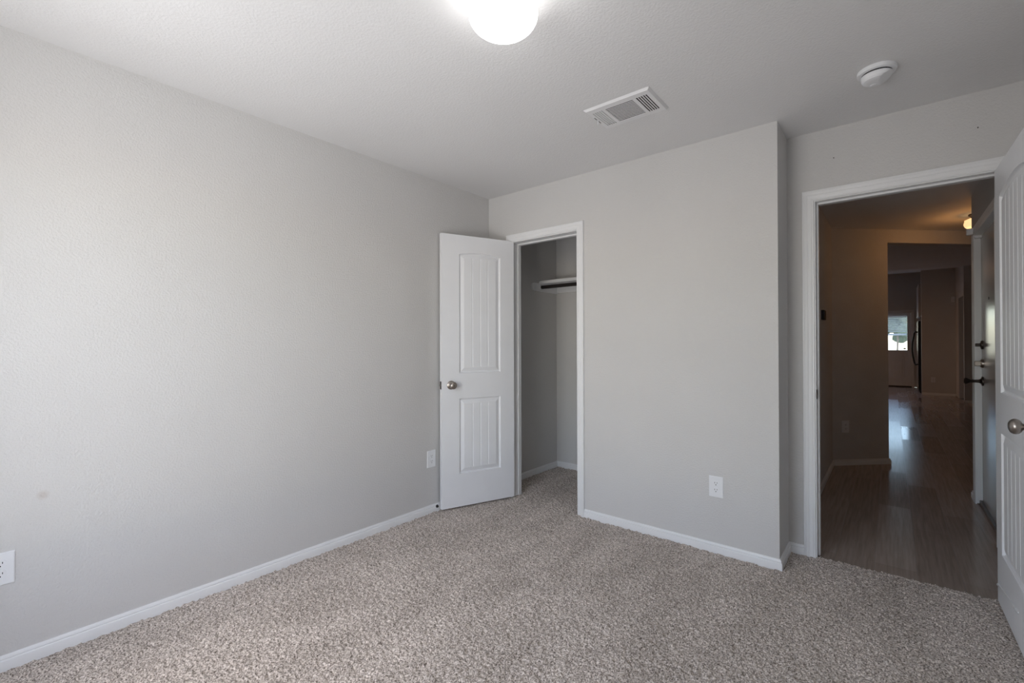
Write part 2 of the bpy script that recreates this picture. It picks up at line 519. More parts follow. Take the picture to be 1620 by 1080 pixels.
# pantry block beside the fridge and the block before it
b = bmesh.new(); bx(b, 3.15, 3.86, 11.8, 11.92, 0, 3.2)
struct('wall_kitchen', b, M_WALL, 'dark brown shaded wall right of the refrigerator', 'wall')
b = bmesh.new(); bx(b, 3.745, 3.86, 10.277, 10.36, 0, 3.2); bx(b, 3.745, 3.86, 11.25, 11.8, 0, 3.2); bx(b, 3.745, 3.86, 10.36, 11.25, 2.2, 3.2); bx(b, 3.86, 6.2, 10.277, 10.39, 0, 3.2)
struct('wall_pantry', b, M_WALL, 'dark corner wall with a narrow doorway right of the kitchen wall', 'wall')

# ------------------------------------------------------------------ baseboards
FB = frame((0, 0, 0), (1, 0, 0), (0, -1, 0))
FL = frame((0, 0, 0), (0, 1, 0), (1, 0, 0))
FRET = frame((XO, 0, 0), (0, 1, 0), (1, 0, 0))
FE = frame((0, YE, 0), (1, 0, 0), (0, -1, 0))
FRW = frame((XR, 0, 0), (0, 1, 0), (-1, 0, 0))
FFW = frame((0, YB, 0), (1, 0, 0), (0, 1, 0))
def base(name, label, fr, *runs):
    bm = bmesh.new()
    for r in runs:
        base_run(bm, fr, *r)
    struct(name, bm, M_TRIM, label, 'baseboard', 35)
base('baseboard_left', 'white baseboard along the long left wall', FL, (YB, 0, -1, -1))
base('baseboard_back', 'white baseboard right of the closet doorway', FB, (CJR + 0.06, XO, 0, 1))
base('baseboard_corner', 'tiny white baseboard left of the closet doorway behind the door', FB, (0, CJL - 0.05, -1, 0))
base('baseboard_return', 'short shaded white baseboard on the narrow wall return', FRET, (0, YE, 1, -1))
base('baseboard_entry', 'very short white baseboard against the hallway door casing', FE, (XO, EJL - 0.062, -1, 0))
base('baseboard_right', 'white baseboard on the wall behind the opened door', FRW, (YB, YE, -1, -1))
base('baseboard_front', 'white baseboard under the window behind the camera', FFW, (0, XR, -1, -1))
base('baseboard_closet_left', 'shaded white baseboard on the left wall inside the closet', FL, (T, 1.005, 0, -1))
base('baseboard_closet_back', 'white baseboard on the back wall inside the closet', frame((0, 1.005, 0), (1, 0, 0), (0, -1, 0)), (0, XO - T, -1, 0))
FHL = frame((XO + 0.01, 0, -0.008), (0, 1, 0), (1, 0, 0))
base('baseboard_hall_left', 'dark brown shaded baseboard on the left hallway wall', FHL, (YE + T, 2.80, 0, -0.41))
o = None
s = math.sqrt(0.5)
base('baseboard_diagonal', 'dim baseboard along the angled hallway wall', frame((XO + 0.01, 2.80, -0.008), (s, s, 0), (s, -s, 0)), (0, 0.62, -0.41, 1))
base('baseboard_opening', 'short baseboard end in the great room opening', frame((XO + 0.01 + 0.62 * s, 2.80 + 0.62 * s, -0.008), (-s, s, 0), (s, s, 0)), (0, T, 1, 0))
base('baseboard_hall_right', 'short pale baseboard beside the front door', frame((3.1, 0, -0.008), (0, 1, 0), (-1, 0, 0)), (FJ1 + 0.062, 2.33, 0, 1))
base('baseboard_kitchen', 'far thin baseboard on the kitchen wall', frame((0, 11.8, -0.008), (1, 0, 0), (0, -1, 0)), (3.15, 3.745, 0, -1))
base('baseboard_pantry', 'far thin baseboard on the pantry corner wall', frame((0, 10.277, -0.008), (1, 0, 0), (0, -1, 0)), (3.745, 6.2, 1, 0))

# ------------------------------------------------------------------ door frames
def jambs(bm, x0, x1, zt, y0, y1, stop_y0, stop_y1):
    bx(bm, x0 - 0.018, x0, y0, y1, 0, zt + 0.018); bx(bm, x1, x1 + 0.018, y0, y1, 0, zt + 0.018); bx(bm, x0, x1, y0, y1, zt, zt + 0.018)
    bx(bm, x0, x0 + 0.011, stop_y0, stop_y1, 0, zt, 0.002); bx(bm, x1 - 0.011, x1, stop_y0, stop_y1, 0, zt, 0.002); bx(bm, x0 + 0.011, x1 - 0.011, stop_y0, stop_y1, zt - 0.011, zt, 0.002)
t1 = tag(empty('trim_1', (CJL, 0, 0)), 'white painted frame and casing of the closet doorway', 'door frame', kind='structure')
def local(bm, e):
    bm.transform(Matrix.Translation(-Vector(e.location))); return bm
b = bmesh.new(); casing(b, FB, CJL + 0.0015, CJR + 0.0035, CZ + 0.005, 0.86)
obj('casing', local(b, t1), M_TRIM, t1)
b = bmesh.new(); jambs(b, CJL, CJR, CZ, 0.0, T, 0.070, 0.106)
obj('jamb', local(b, t1), M_TRIM, t1)
t2 = tag(empty('trim_2', (EJL, YE, 0)), 'white painted frame and ridged casing of the hallway doorway', 'door frame', kind='structure')
b = bmesh.new(); casing(b, FE, EJL - 0.0058, EJR + 0.005, CZ + 0.005)
obj('casing', local(b, t2), M_TRIM, t2)
b = bmesh.new(); jambs(b, EJL, EJR, CZ, YE, YE + T, YE + 0.038, YE + 0.075)
obj('jamb', local(b, t2), M_TRIM, t2)
b = bmesh.new(); lathe(b, [(0, 0), (0.019, 0), (0.019, 0.0025), (0.016, 0.003), (0, 0.003)], 28, Matrix.Translation((EJL, YE + 0.0135, 0.933)) @ Matrix.Diagonal((1.4, 0.95, 1.5, 1)) @ Matrix.Rotation(R(90), 4, 'Y'))
sp = obj('strike_plate', local(b, t2), M_BRONZE, t2); sp['label'] = 'dark metal strike plate'
# front door frame (in the right hallway wall)
t3 = tag(empty('trim_3', (3.1, FJ1, -0.008)), 'white frame and casing of the front door in the hallway', 'door frame', kind='structure')
b = bmesh.new(); casing(b, frame((3.1, 0, -0.008), (0, 1, 0), (-1, 0, 0)), FJ0 - 0.005, FJ1 + 0.005, 2.058)
obj('casing', local(b, t3), M_TRIM, t3)
b = bmesh.new()
bx(b, 3.1, 3.24, FJ1, FJ1 + 0.02, 0, 2.07); bx(b, 3.1, 3.24, FJ0 - 0.02, FJ0, 0, 2.07); bx(b, 3.1, 3.24, FJ0, FJ1, 2.05, 2.07)
obj('jamb', local(b, t3), M_TRIM, t3)
obj('threshold', local(box(3.112, 3.24, FJ0, FJ1, -0.008, 0.026, 0.004), t3), M_BRONZE, t3)['label'] = 'dark bronze threshold'
# back door frame
t4 = tag(empty('trim_4', (DX1, YK, -0.008)), 'pale frame and casing of the far back door', 'door frame', kind='structure')
b = bmesh.new(); casing(b, frame((0, YK, -0.008), (1, 0, 0), (0, -1, 0)), DX0 + 0.02, DX1 - 0.0, DZ + 0.005)
obj('casing', local(b, t4), M_TRIM, t4)
b = bmesh.new(); bx(b, DX0, DX0 + 0.02, YK, YK + 0.14, 0, DZ); bx(b, DX1 - 0.015, DX1, YK, YK + 0.14, 0, DZ); bx(b, DX0, DX1, YK, YK + 0.14, DZ - 0.015, DZ)
bx(b, DX0 + 0.02, DX0 + 0.040, YK + 0.0665, YK + 0.14, 0, DZ - 0.015); bx(b, DX1 - 0.035, DX1 - 0.015, YK + 0.0665, YK + 0.14, 0, DZ - 0.015); bx(b, DX0 + 0.02, DX1 - 0.015, YK + 0.0665, YK + 0.14, DZ - 0.04, DZ - 0.015)
obj('jamb', local(b, t4), M_TRIM, t4)
obj('threshold', local(box(DX0, DX1, YK - 0.01, YK + 0.14, -0.008, 0.02), t4), M_BRONZE, t4)['label'] = 'dark threshold'

# ------------------------------------------------------------------ two-panel plank doors
def door_slab(width, z0, z1, th, panels, planks):
    """slab from d=0..width along +x, thickness 0..-th along y; the face at y=0 and at y=-th carry the panels.
    panels: (x0, x1, z_bottom, z_top_at_edges, arch rise)"""
    bm = bmesh.new()
    loops_steps = [(0.0, 0.0), (0.003, 0.0080), (0.008, 0.0115), (0.012, 0.0115), (0.038, 0.0020), (0.042, 0.0016)]
    for side in (0, 1):
        sgn = -1 if side == 0 else 1
        yf = 0.0 if side == 0 else -th
        outer = [bm.verts.new((x, yf, z)) for x, z in ((0, z0), (width, z0), (width, z1), (0, z1))]
        edges = [bm.edges.new((outer[i], outer[(i + 1) % 4])) for i in range(4)]
        for (x0, x1, zb, zt, rise) in panels:
            nst = planks * 4
            e4 = loops_steps[-1][0]
            gw = 0.0042
            # stations as fractions of the inner width, with three stations at each groove
            iw = (x1 - x0) - 2 * e4
            fr = {0.0: 0, 1.0: 0}
            for k in range(1, planks):
                c = k / planks
                fr[c] = 1; fr[c - gw / iw] = 0; fr[c + gw / iw] = 0
            for k in range(1, 24):
                if all(abs(k / 24 - c) > 0.02 for c in fr):
                    fr[k / 24] = 0
            st = sorted(fr)
            xc, hw = (x0 + x1) / 2, (x1 - x0) / 2
            def ring(e, d, groove=0.0):
                top, bot = [], []
                for f in st:
                    x = x0 + e + f * (x1 - x0 - 2 * e)
                    dd = d + (groove if fr[f] else 0.0)
                    zz = zt + rise * (1 - ((x - xc) / hw) ** 2) - e
                    top.append(bm.verts.new((x, yf + sgn * dd, zz)))
                    bot.append(bm.verts.new((x, yf + sgn * dd, zb + e)))
                return bot, top
            rings = [ring(e, d) for e, d in loops_steps] + [ring(loops_steps[-1][0] + 0.0015, loops_steps[-1][1], 0.0050)]
            for (b0, t0), (b1, t1_) in zip(rings, rings[1:]):
                for i in range(len(st) - 1):
                    bm.faces.new([b0[i], b0[i + 1], b1[i + 1], b1[i]])
                    bm.faces.new([t0[i], t0[i + 1], t1_[i + 1], t1_[i]])
                bm.faces.new([b0[0], b1[0], t1_[0], t0[0]])
                bm.faces.new([b0[-1], b1[-1], t1_[-1], t0[-1]])
            bl, tl = rings[-1]
            for i in range(len(st) - 1):
                bm.faces.new([bl[i], bl[i + 1], tl[i + 1], tl[i]])
            b0, t0 = rings[0]
            lp = b0 + t0[::-1]
            for i in range(len(lp)):
                a, c = lp[i], lp[(i + 1) % len(lp)]
                edges.append(bm.edges.get((a, c)) or bm.edges.new((a, c)))
        bmesh.ops.triangle_fill(bm, edges=edges, use_beauty=True)
        if side == 0:
            o_front = outer
        else:
            for i in range(4):
                j = (i + 1) % 4
                bm.faces.new([o_front[i], o_front[j], outer[j], outer[i]])
    bmesh.ops.recalc_face_normals(bm, faces=list(bm.faces))
    return bm

def knob_bm(sgn):
    """knob standing out along sgn*y from a door face at y=0"""
    prof = [(0, 0), (0.0325, 0), (0.0325, 0.004), (0.029, 0.008), (0.0165, 0.0105), (0.0115, 0.014), (0.0110, 0.024), (0.0135, 0.029), (0.020, 0.032),
            (0.0255, 0.038), (0.0275, 0.045), (0.0268, 0.052), (0.0225, 0.059), (0.014, 0.0635), (0.006, 0.065), (0, 0.0652)]
    return lathe(bmesh.new(), prof, 40, Matrix.Rotation(R(-90 if sgn > 0 else 90), 4, 'X'))

def panel_door(name, label, loc, ang, width, panels, planks, knob_d, knob_z, z0=0.014, z1=2.036, th=0.035, latch=True, pinhole=True):
    e = tag(empty(name, loc, ang), label, 'door', kind='structure')
    sl = obj('door_slab', door_slab(width, z0, z1, th, panels, planks), M_DOOR, e)
    for s_, y in ((1, 0.0), (-1, -th)):
        k = obj('door_knob', knob_bm(s_), M_NICKEL, e, 40)
        k.location = (knob_d, y, knob_z)
        k['label'] = 'satin nickel round knob'
        if pinhole and s_ > 0:
            p = obj('pinhole', lathe(bmesh.new(), [(0, 0), (0.0035, 0), (0.0035, 0.0012), (0, 0.0012)], 12, Matrix.Rotation(R(-90), 4, 'X')), M_DARK, k)
            p.location = (0, 0.0648, 0)
    if latch:
        bl = bmesh.new(); bx(bl, width - 0.001, width + 0.0012, -th / 2 - 0.0125, -th / 2 + 0.0125, knob_z - 0.029, knob_z + 0.029)
        lp = obj('latch_plate', bl, M_BRONZE, e); lp['label'] = 'dark latch plate on the door edge'
        bl = bmesh.new(); bx(bl, width + 0.001, width + 0.010, -th / 2 - 0.006, -th / 2 + 0.006, knob_z - 0.008, knob_z + 0.008, 0.002)
        obj('latch_bolt', bl, M_NICKEL, lp)
    return e
# closet door: its closet-side face is towards the room, hinge at (0.270, -0.012), swung 110.9 degrees
ca = math.atan2(-0.5645, -0.2157)
dx, dy = math.cos(ca), math.sin(ca)
hx, hy = 0.268 - dx * 0.008, -0.012 - dy * 0.008
# local +x runs from hinge to free edge, local +y must point to the room side (+0.934, -0.357)
cd = panel_door('door_1', 'narrow white two-panel closet door swung open towards the left wall', (hx, hy, 0), ca, 0.612,
                [(0.122, 0.470, 0.258, 0.820, 0.0), (0.122, 0.470, 1.010, 1.902, 0.020)], 4, 0.538, 0.924, z1=2.046)
# entry door: hinge edge y = 0.284, hall face (local -y side) at x = 2.981, opened against the right wall
ed = panel_door('door_2', 'white two-panel door opened against the right wall, cut by the photo edge', (3.016, 0.284, 0), R(-90 + 0.7), 0.762,
                [(0.108, 0.654, 0.262, 0.815, 0.0), (0.108, 0.654, 1.000, 1.893, 0.034)], 6, 0.700, 0.925)
# raised scuff where the skin of the entry door has lifted near the bottom
b = bmesh.new()
pts = []
rs = random.Random(3)
for i in range(19):
    f = i / 18
    pts.append((0.004 + 0.43 * f, -0.0352, 0.090 + 0.060 * f ** 0.8 + rs.uniform(-0.0015, 0.0015)))
tube(b, pts, [0.0030 + 0.0016 * rs.random() + (0.004 if i in (1, 15, 17) else 0) for i in range(19)], 8)
o = obj('scuff', b, M_TRIM, ed, 50); o['label'] = 'raised pale scuff line near the door bottom'
# hinges of the entry door
for z in (0.25, 1.02, 1.80):
    o = obj('hinge', tube(bmesh.new(), [(-0.008, 0.006, z - 0.045), (-0.008, 0.006, z + 0.045)], 0.006, 12), M_NICKEL, ed, 40)

# ------------------------------------------------------------------ front door in the hall
fx = 3.130
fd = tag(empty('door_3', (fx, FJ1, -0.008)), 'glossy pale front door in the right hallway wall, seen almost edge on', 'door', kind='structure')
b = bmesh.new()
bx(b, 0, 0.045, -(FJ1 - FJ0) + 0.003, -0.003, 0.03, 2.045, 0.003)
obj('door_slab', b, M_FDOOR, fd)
RX = Matrix.Rotation(R(-90), 4, 'Y')          # lathe axis towards -x
def lat(prof, y, z, mat, name, parent=fd, lab=None, seg=32):
    o = obj(name, lathe(bmesh.new(), prof, seg, RX), mat, parent, 40)
    o.location = (0, y, z)
    if lab:
        o['label'] = lab
    return o
lat([(0, 0), (0.036, 0), (0.034, 0.008), (0.020, 0.012), (0.012, 0.022), (0.010, 0.045), (0.013, 0.070), (0.024, 0.090), (0.025, 0.098), (0.018, 0.104), (0, 0.105)], -0.068, 0.945, M_BRONZE, 'door_knob', lab='dark flared door knob')
kk = lat([(0, 0), (0.034, 0), (0.033, 0.010), (0.022, 0.014), (0.0, 0.015)], -0.068, 1.078, M_NICKEL, 'deadbolt', lab='nickel deadbolt')
obj('thumb_turn', box(-0.046, -0.012, -0.007, 0.007, -0.019, 0.019, 0.004), M_NICKEL, kk)
kk = lat([(0, 0), (0.034, 0), (0.031, 0.010), (0.015, 0.014), (0.0, 0.015)], -0.068, 1.218, M_BRONZE, 'upper_deadbolt', lab='dark upper deadbolt')
obj('thumb_turn', box(-0.042, -0.012, -0.006, 0.006, -0.012, 0.012, 0.004), M_BRONZE, kk)
lat([(0, 0), (0.010, 0), (0.009, 0.003), (0.0, 0.003)], -0.36, 1.548, M_DARK, 'peephole', lab='dark peephole', seg=16)
# alarm contact
al = tag(empty('door_sensor', (3.086, 2.10, 2.075)), 'small white alarm contact on the top corner of the front door casing', 'sensor')
obj('sensor_body', box(-0.038, 0.0, -0.022, 0.022, -0.024, 0.024, 0.004), M_PLASTIC, al)
obj('magnet', box(0.004, 0.044, -0.040, -0.014, -0.058, -0.040, 0.003), M_PLASTIC, al)

# ------------------------------------------------------------------ outlets
def make_outlet(name, loc, rz, label, group=None):
    e = tag(empty(name, loc, rz), label, 'outlet', group)     # front towards local -y
    b = bmesh.new(); bx(b, -0.0395, 0.0395, -0.0055, 0, -0.0605, 0.0605)
    bmesh.ops.bevel(b, geom=[x for x in b.edges if all(v.co.y < -0.005 for v in x.verts)], offset=0.003, segments=2, affect='EDGES')
    obj('cover_plate', b, M_PLASTIC, e)
    for z in (0.0195, -0.0195):
        b = bmesh.new()
        n = 28
        pr = []
        for i in range(n):
            a = 2 * PI * i / n
            pr.append((max(-0.0165, min(0.0165, 0.0175 * math.cos(a))), max(-0.0145, min(0.0145, 0.0175 * math.sin(a)))))
        f0 = [b.verts.new((x, -0.0055, q)) for x, q in pr]; f1 = [b.verts.new((x, -0.0072, q)) for x, q in pr]
        b.faces.new(f1)
        for i in range(n):
            b.faces.new([f0[i], f0[(i + 1) % n], f1[(i + 1) % n], f1[i]])
        rc = obj('receptacle', b, M_PLASTIC, e); rc.location = (0, 0, z)
        b = bmesh.new()
        bx(b, -0.0075, -0.0053, -0.0076, -0.0066, 0.000, 0.0085); bx(b, 0.0053, 0.0075, -0.0076, -0.0066, 0.001, 0.0080)
        lathe(b, [(0, 0), (0.0027, 0), (0.0027, 0.001), (0, 0.001)], 12, Matrix.Translation((0, -0.0066, -0.0075)) @ Matrix.Rotation(R(90), 4, 'X'))
        obj('slots', b, M_DARK, rc)
    obj('screw', lathe(bmesh.new(), [(0, 0), (0.0032, 0), (0.0028, 0.0008), (0, 0.001)], 12, Matrix.Translation((0, -0.0055, 0)) @ Matrix.Rotation(R(90), 4, 'X')), M_PLASTIC, e)
    return e
ol = make_outlet('wall_outlet', (1.800, 0, 0.386), 0, 'white outlet on the closet wall, between closet doorway and hallway')
def more_outlet(loc, rz, label):
    o = copy_tree(ol); o.location = loc; o.rotation_euler = (0, 0, rz); o['label'] = label
    return o
more_outlet((0, -0.632, 0.391), R(90), 'white outlet on the left wall beside the open closet door')
more_outlet((0, -2.741, 0.384), R(90), 'white outlet at the near end of the left wall, cut by the photo edge')
p = DG @ Vector((0.140, 0, 0.380))
more_outlet(p, R(45), 'dim outlet on the dark angled hallway wall')
more_outlet((3.351, 11.8, 0.357), 0, 'faint far outlet on the kitchen wall right of the refrigerator')

# thermostat on the hall's left wall
th = tag(empty('thermostat', (XO + 0.01, 1.945, 1.470)), 'small dark wall thermostat on the left hallway wall', 'thermostat')
obj('housing', box(0, 0.024, -0.062, 0.062, -0.042, 0.042, 0.004), M_BLACK, th)
obj('screen', box(0.0235, 0.0246, -0.040, 0.018, -0.020, 0.024), M_DARK, th)

# rubber door bumper
dsn = tag(empty('door_stop', (0.0125, -0.588, 0.036)), 'small black rubber door stop on the left baseboard by the closet door', 'door stop')
obj('bumper', lathe(bmesh.new(), [(0, 0), (0.0085, 0), (0.0095, 0.004), (0.008, 0.010), (0.004, 0.012), (0, 0.012)], 20, Matrix.Rotation(R(90), 4, 'Y')), M_BLACK, dsn, 40)
obj('plate', lathe(bmesh.new(), [(0, 0), (0.012, 0), (0.011, 0.002), (0, 0.002)], 20, Matrix.Rotation(R(90), 4, 'Y')), M_BRONZE, dsn, 40)

# nails left in the wall above the doorway
for (x, z, lab) in ((2.928, 2.266, 'tiny dark nail high on the wall, above the right part of the doorway'), (2.355, 2.268, 'tiny dark nail above the left corner of the hallway doorway')):
    o = obj('nail', lathe(bmesh.new(), [(0, -0.004), (0.0022, -0.004), (0.0026, 0.006), (0.0012, 0.008), (0, 0.008)], 10, Matrix.Rotation(R(90), 4, 'X')), M_BRONZE)
    o.location = (x, YE, z)
    tag(o, lab, 'nail')

# ------------------------------------------------------------------ ceiling lamp, vent, smoke detector
lp = tag(empty('ceiling_lamp', (1.582, -1.662, H)), 'lit white mushroom glass ceiling lamp with a nickel rim at the top edge', 'lamp')
obj('base_ring', lathe(bmesh.new(), [(0, 0), (0.112, 0), (0.113, -0.012), (0.106, -0.030), (0.100, -0.036), (0, -0.036)], 56), M_NICKEL, lp, 40)
gp = [(0.094, -0.034)]
for k in range(0, 19):
    a = R(48 - k * (138 / 18))
    gp.append((max(0.0, 0.1185 * math.cos(a)) if k < 18 else 0.0, -0.088 + (0.066 if a < 0 else 0.060) * math.sin(a)))
obj('glass_shade', lathe(bmesh.new(), [(0, -0.034)] + gp, 64), M_LAMP, lp, 60)['label'] = 'glowing white glass shade'

vt = tag(empty('ceiling_vent', (1.547, -0.648, H)), 'white rectangular ceiling air vent with three banks of slots', 'vent')
VW, VD = 0.355, 0.254
b = bmesh.new()
banks = [(-0.150, -0.090, -0.083, 0.083), (-0.074, 0.074, -0.083, 0.083), (0.090, 0.150, -0.083, 0.083)]
# sloped rim and flat face around the three openings
zf = -0.011
o4 = [b.verts.new((x, y, -0.0005)) for x, y in ((-VW / 2, -VD / 2), (VW / 2, -VD / 2), (VW / 2, VD / 2), (-VW / 2, VD / 2))]
i4 = [b.verts.new((x, y, zf)) for x, y in ((-VW / 2 + 0.010, -VD / 2 + 0.010), (VW / 2 - 0.010, -VD / 2 + 0.010), (VW / 2 - 0.010, VD / 2 - 0.010), (-VW / 2 + 0.010, VD / 2 - 0.010))]
for i in range(4):
    b.faces.new([o4[i], o4[(i + 1) % 4], i4[(i + 1) % 4], i4[i]])
ed_ = [b.edges.get((i4[i], i4[(i + 1) % 4])) for i in range(4)]
for x0, x1, y0, y1 in banks:
    q = [b.verts.new((x, y, zf)) for x, y in ((x0, y0), (x1, y0), (x1, y1), (x0, y1))]
    ed_ += [b.edges.new((q[i], q[(i + 1) % 4])) for i in range(4)]
bmesh.ops.triangle_fill(b, edges=ed_, use_beauty=True)
obj('frame', b, M_VENT, vt)
b = bmesh.new()
for x0, x1, y0, y1 in banks:
    bx(b, x0, x1, y0, y1, -0.0016, -0.0009)
    for w in ((x0 - 0.001, x0, y0, y1), (x1, x1 + 0.001, y0, y1), (x0, x1, y0 - 0.001, y0), (x0, x1, y1, y1 + 0.001)):
        bx(b, *w, zf + 0.0003, -0.0009)
obj('duct_shade', b, M_DARK, vt)['label'] = 'black lining standing in for the shade behind the slots'  # shallow black lining, its colour stands in for the shade of a duct
def slat_bank(x0, x1, y0, y1, n, along_y, tilt):
    bm = bmesh.new()
    for i in range(n):
        f = (i + 0.5) / n
        L = (y1 - y0) if along_y else (x1 - x0)
        w = ((x1 - x0) if along_y else (y1 - y0)) / n
        m = Matrix.Translation((x0 + f * (x1 - x0), (y0 + y1) / 2, -0.0062)) if along_y else Matrix.Translation(((x0 + x1) / 2, y0 + f * (y1 - y0), -0.0062))
        m = m @ (Matrix.Rotation(R(tilt), 4, 'Y') if along_y else Matrix.Rotation(R(tilt), 4, 'X'))
        hw = 0.0052
        if along_y:
            bx(bm, -hw, hw, -L / 2, L / 2, -0.0005, 0.0005, 0, m)
        else:
            bx(bm, -L / 2, L / 2, -hw, hw, -0.0005, 0.0005, 0, m)
    return bm
def fins(bank, n, along_y, tilt, back=0.0):
    x0, x1, y0, y1 = bank
    bm = slat_bank(x0, x1, y0, y1, n, along_y, tilt) if tilt else bmesh.new()
    ext = (x1 - x0) if along_y else (y1 - y0)
    pt = ext / n                                     # flat stamped bars between the slots
    for i in range(n + 1):
        lo_, hi_ = -ext / 2 + i * pt - 0.25 * pt, -ext / 2 + i * pt + 0.25 * pt
        lo_, hi_ = max(lo_, -ext / 2), min(hi_, ext / 2)
        mx_, my_ = (x0 + x1) / 2, (y0 + y1) / 2
        if along_y:
            bx(bm, mx_ + lo_, mx_ + hi_, y0, y1, zf + 0.0001, zf + 0.0009)
        else:
            bx(bm, x0, x1, my_ + lo_, my_ + hi_, zf + 0.0001, zf + 0.0009)
    return bm
obj('louver', fins(banks[0], 5, True, -40), M_VENT, vt)
obj('louver', fins(banks[1], 12, False, 0), M_VENT, vt)
obj('louver', fins(banks[2], 5, True, 0), M_VENT, vt)
obj('damper_lever', tube(bx(bmesh.new(), -0.163, -0.160, -0.035, 0.035, zf - 0.0006, zf), [(-0.1615, 0.004, zf), (-0.164, 0.0, zf - 0.022)], 0.0022, 8), M_PLASTIC, vt)
b = bmesh.new(); bx(b, -0.1635, -0.1600, -0.036, -0.010, zf - 0.0008, zf); bx(b, -0.1635, -0.1600, 0.008, 0.034, zf - 0.0008, zf)
obj('lever_slot', b, M_DARK, vt)
for x, y in ((0.160, 0.0), (-0.160, -0.045)):
    o = obj('screw', lathe(bmesh.new(), [(0, 0), (0.0035, 0), (0.003, -0.0012), (0, -0.0016)], 12), M_PLASTIC, vt); o.location = (x, y, zf)

sd = tag(empty('smoke_detector', (2.556, -0.246, H)), 'white round smoke detector on the ceiling near the hallway doorway', 'smoke detector')
obj('base', lathe(bmesh.new(), [(0, 0), (0.071, 0), (0.0715, -0.010), (0.070, -0.015), (0.066, -0.017), (0, -0.017)], 56), M_PLASTIC, sd, 35)
obj('cover', lathe(bmesh.new(), [(0, -0.024), (0.0575, -0.024), (0.0575, -0.032), (0.055, -0.042), (0.049, -0.049), (0.042, -0.0515), (0.035, -0.0525), (0.028, -0.0528), (0.020, -0.053), (0.010, -0.053), (0, -0.053)], 64), M_PLASTIC, sd, 25)
for v in sd.children[-1].data.vertices:                 # one side of the cover is cut away obliquely
    if v.co.x > 0.010:
        v.co.z = max(v.co.z, min(-0.026, -0.053 + (v.co.x - 0.010) * 0.6))
obj('sensing_gap', lathe(bmesh.new(), [(0, -0.016), (0.0545, -0.016), (0.0545, -0.025), (0, -0.025)], 48), M_DARK, sd)['label'] = 'dark air gap under the base'
b = bmesh.new(); lathe(b, [(0, 0), (0.013, 0), (0.013, -0.002), (0.011, -0.003), (0, -0.003)], 24)
o = obj('test_button', b, M_PLASTIC, sd, 35); o.location = (-0.012, 0.022, -0.0525)

# ------------------------------------------------------------------ closet shelf and rod
cs = tag(empty('closet_shelf', (0.0, 0.70, 1.80)), 'white closet shelf on wall cleats above a dark rod', 'shelf')
obj('shelf_board', local(box(0.001, XO - T - 0.001, 0.705, 1.003, 1.803, 1.825, 0.003), cs), M_TRIM, cs)
obj('front_strip', local(box(0.019, XO - T - 0.001, 0.697, 0.7045, 1.797, 1.827, 0.002), cs), M_TRIM, cs)
b = bmesh.new()
out = [(0.595, 1.728), (1.004, 1.728), (1.004, 1.802), (0.600, 1.802)]
pp = [(1.004, 1.727), (1.004, 1.802)] + [(0.605 + 0.022 * math.cos(a), 1.780 + 0.022 * math.sin(a)) for a in (R(90), R(120), R(150), R(180))] + [(0.583, 1.750), (0.590, 1.738), (0.606, 1.732), (0.66, 1.729)]
f0 = [b.verts.new((0.0005, y, z)) for y, z in pp]; f1 = [b.verts.new((0.019, y, z)) for y, z in pp]
b.faces.new(f0); b.faces.new(f1)
for i in range(len(pp)):
    b.faces.new([f0[i], f0[(i + 1) % len(pp)], f1[(i + 1) % len(pp)], f1[i]])
obj('side_cleat', local(b, cs), M_TRIM, cs)
obj('back_cleat', local(box(0.019, XO - T - 0.001, 0.986, 1.0045, 1.735, 1.803, 0.002), cs), M_TRIM, cs)
rd = tag(empty('closet_rod', (0.019, 0.715, 1.766)), 'dark round hanging rod under the closet shelf', 'closet rod')
obj('rod', local(tube(bmesh.new(), [(0.021, 0.715, 1.766), (1.0, 0.715, 1.766), (XO - T - 0.004, 0.715, 1.766)], 0.0165, 20), rd), M_WOODROD, rd, 40)
obj('rod_socket', local(lathe(bmesh.new(), [(0, 0), (0.027, 0), (0.027, 0.003), (0.023, 0.010), (0, 0.010)], 28, Matrix.Translation((0.0194, 0.715, 1.766)) @ Matrix.Rotation(R(90), 4, 'Y')), rd), M_PLASTIC, rd, 40)

# ------------------------------------------------------------------ hall lamp
hl = tag(empty('foyer_lamp', (3.205, 3.03, 2.392)), 'warm glowing foyer ceiling lamp half hidden by the front door wall', 'lamp')
obj('base_ring', lathe(bmesh.new(), [(0, 0), (0.058, 0), (0.060, -0.010), (0.044, -0.022), (0.040, -0.040), (0, -0.040)], 40), M_BRONZE, hl, 40)
gp = [(0, -0.038), (0.060, -0.040), (0.085, -0.052)]
for k in range(0, 13):
    a = R(20 - k * (110 / 12))
    gp.append((max(0.0, 0.090 * math.cos(a)) if k < 12 else 0.0, -0.085 + 0.060 * math.sin(a)))
obj('glass_shade', lathe(bmesh.new(), gp, 48), M_LAMPW, hl, 60)['label'] = 'warm glowing glass shade'

bl_ = bpy.data.lights.new('foyer_bulb', 'POINT')
bl_.energy = 1.9
bl_.color = (1.0, 0.43, 0.12)
bl_.shadow_soft_size = 0.05
bo = bpy.data.objects.new('foyer_bulb', bl_); COL.objects.link(bo); bo.location = (3.205, 3.03, 2.392 - 0.21)

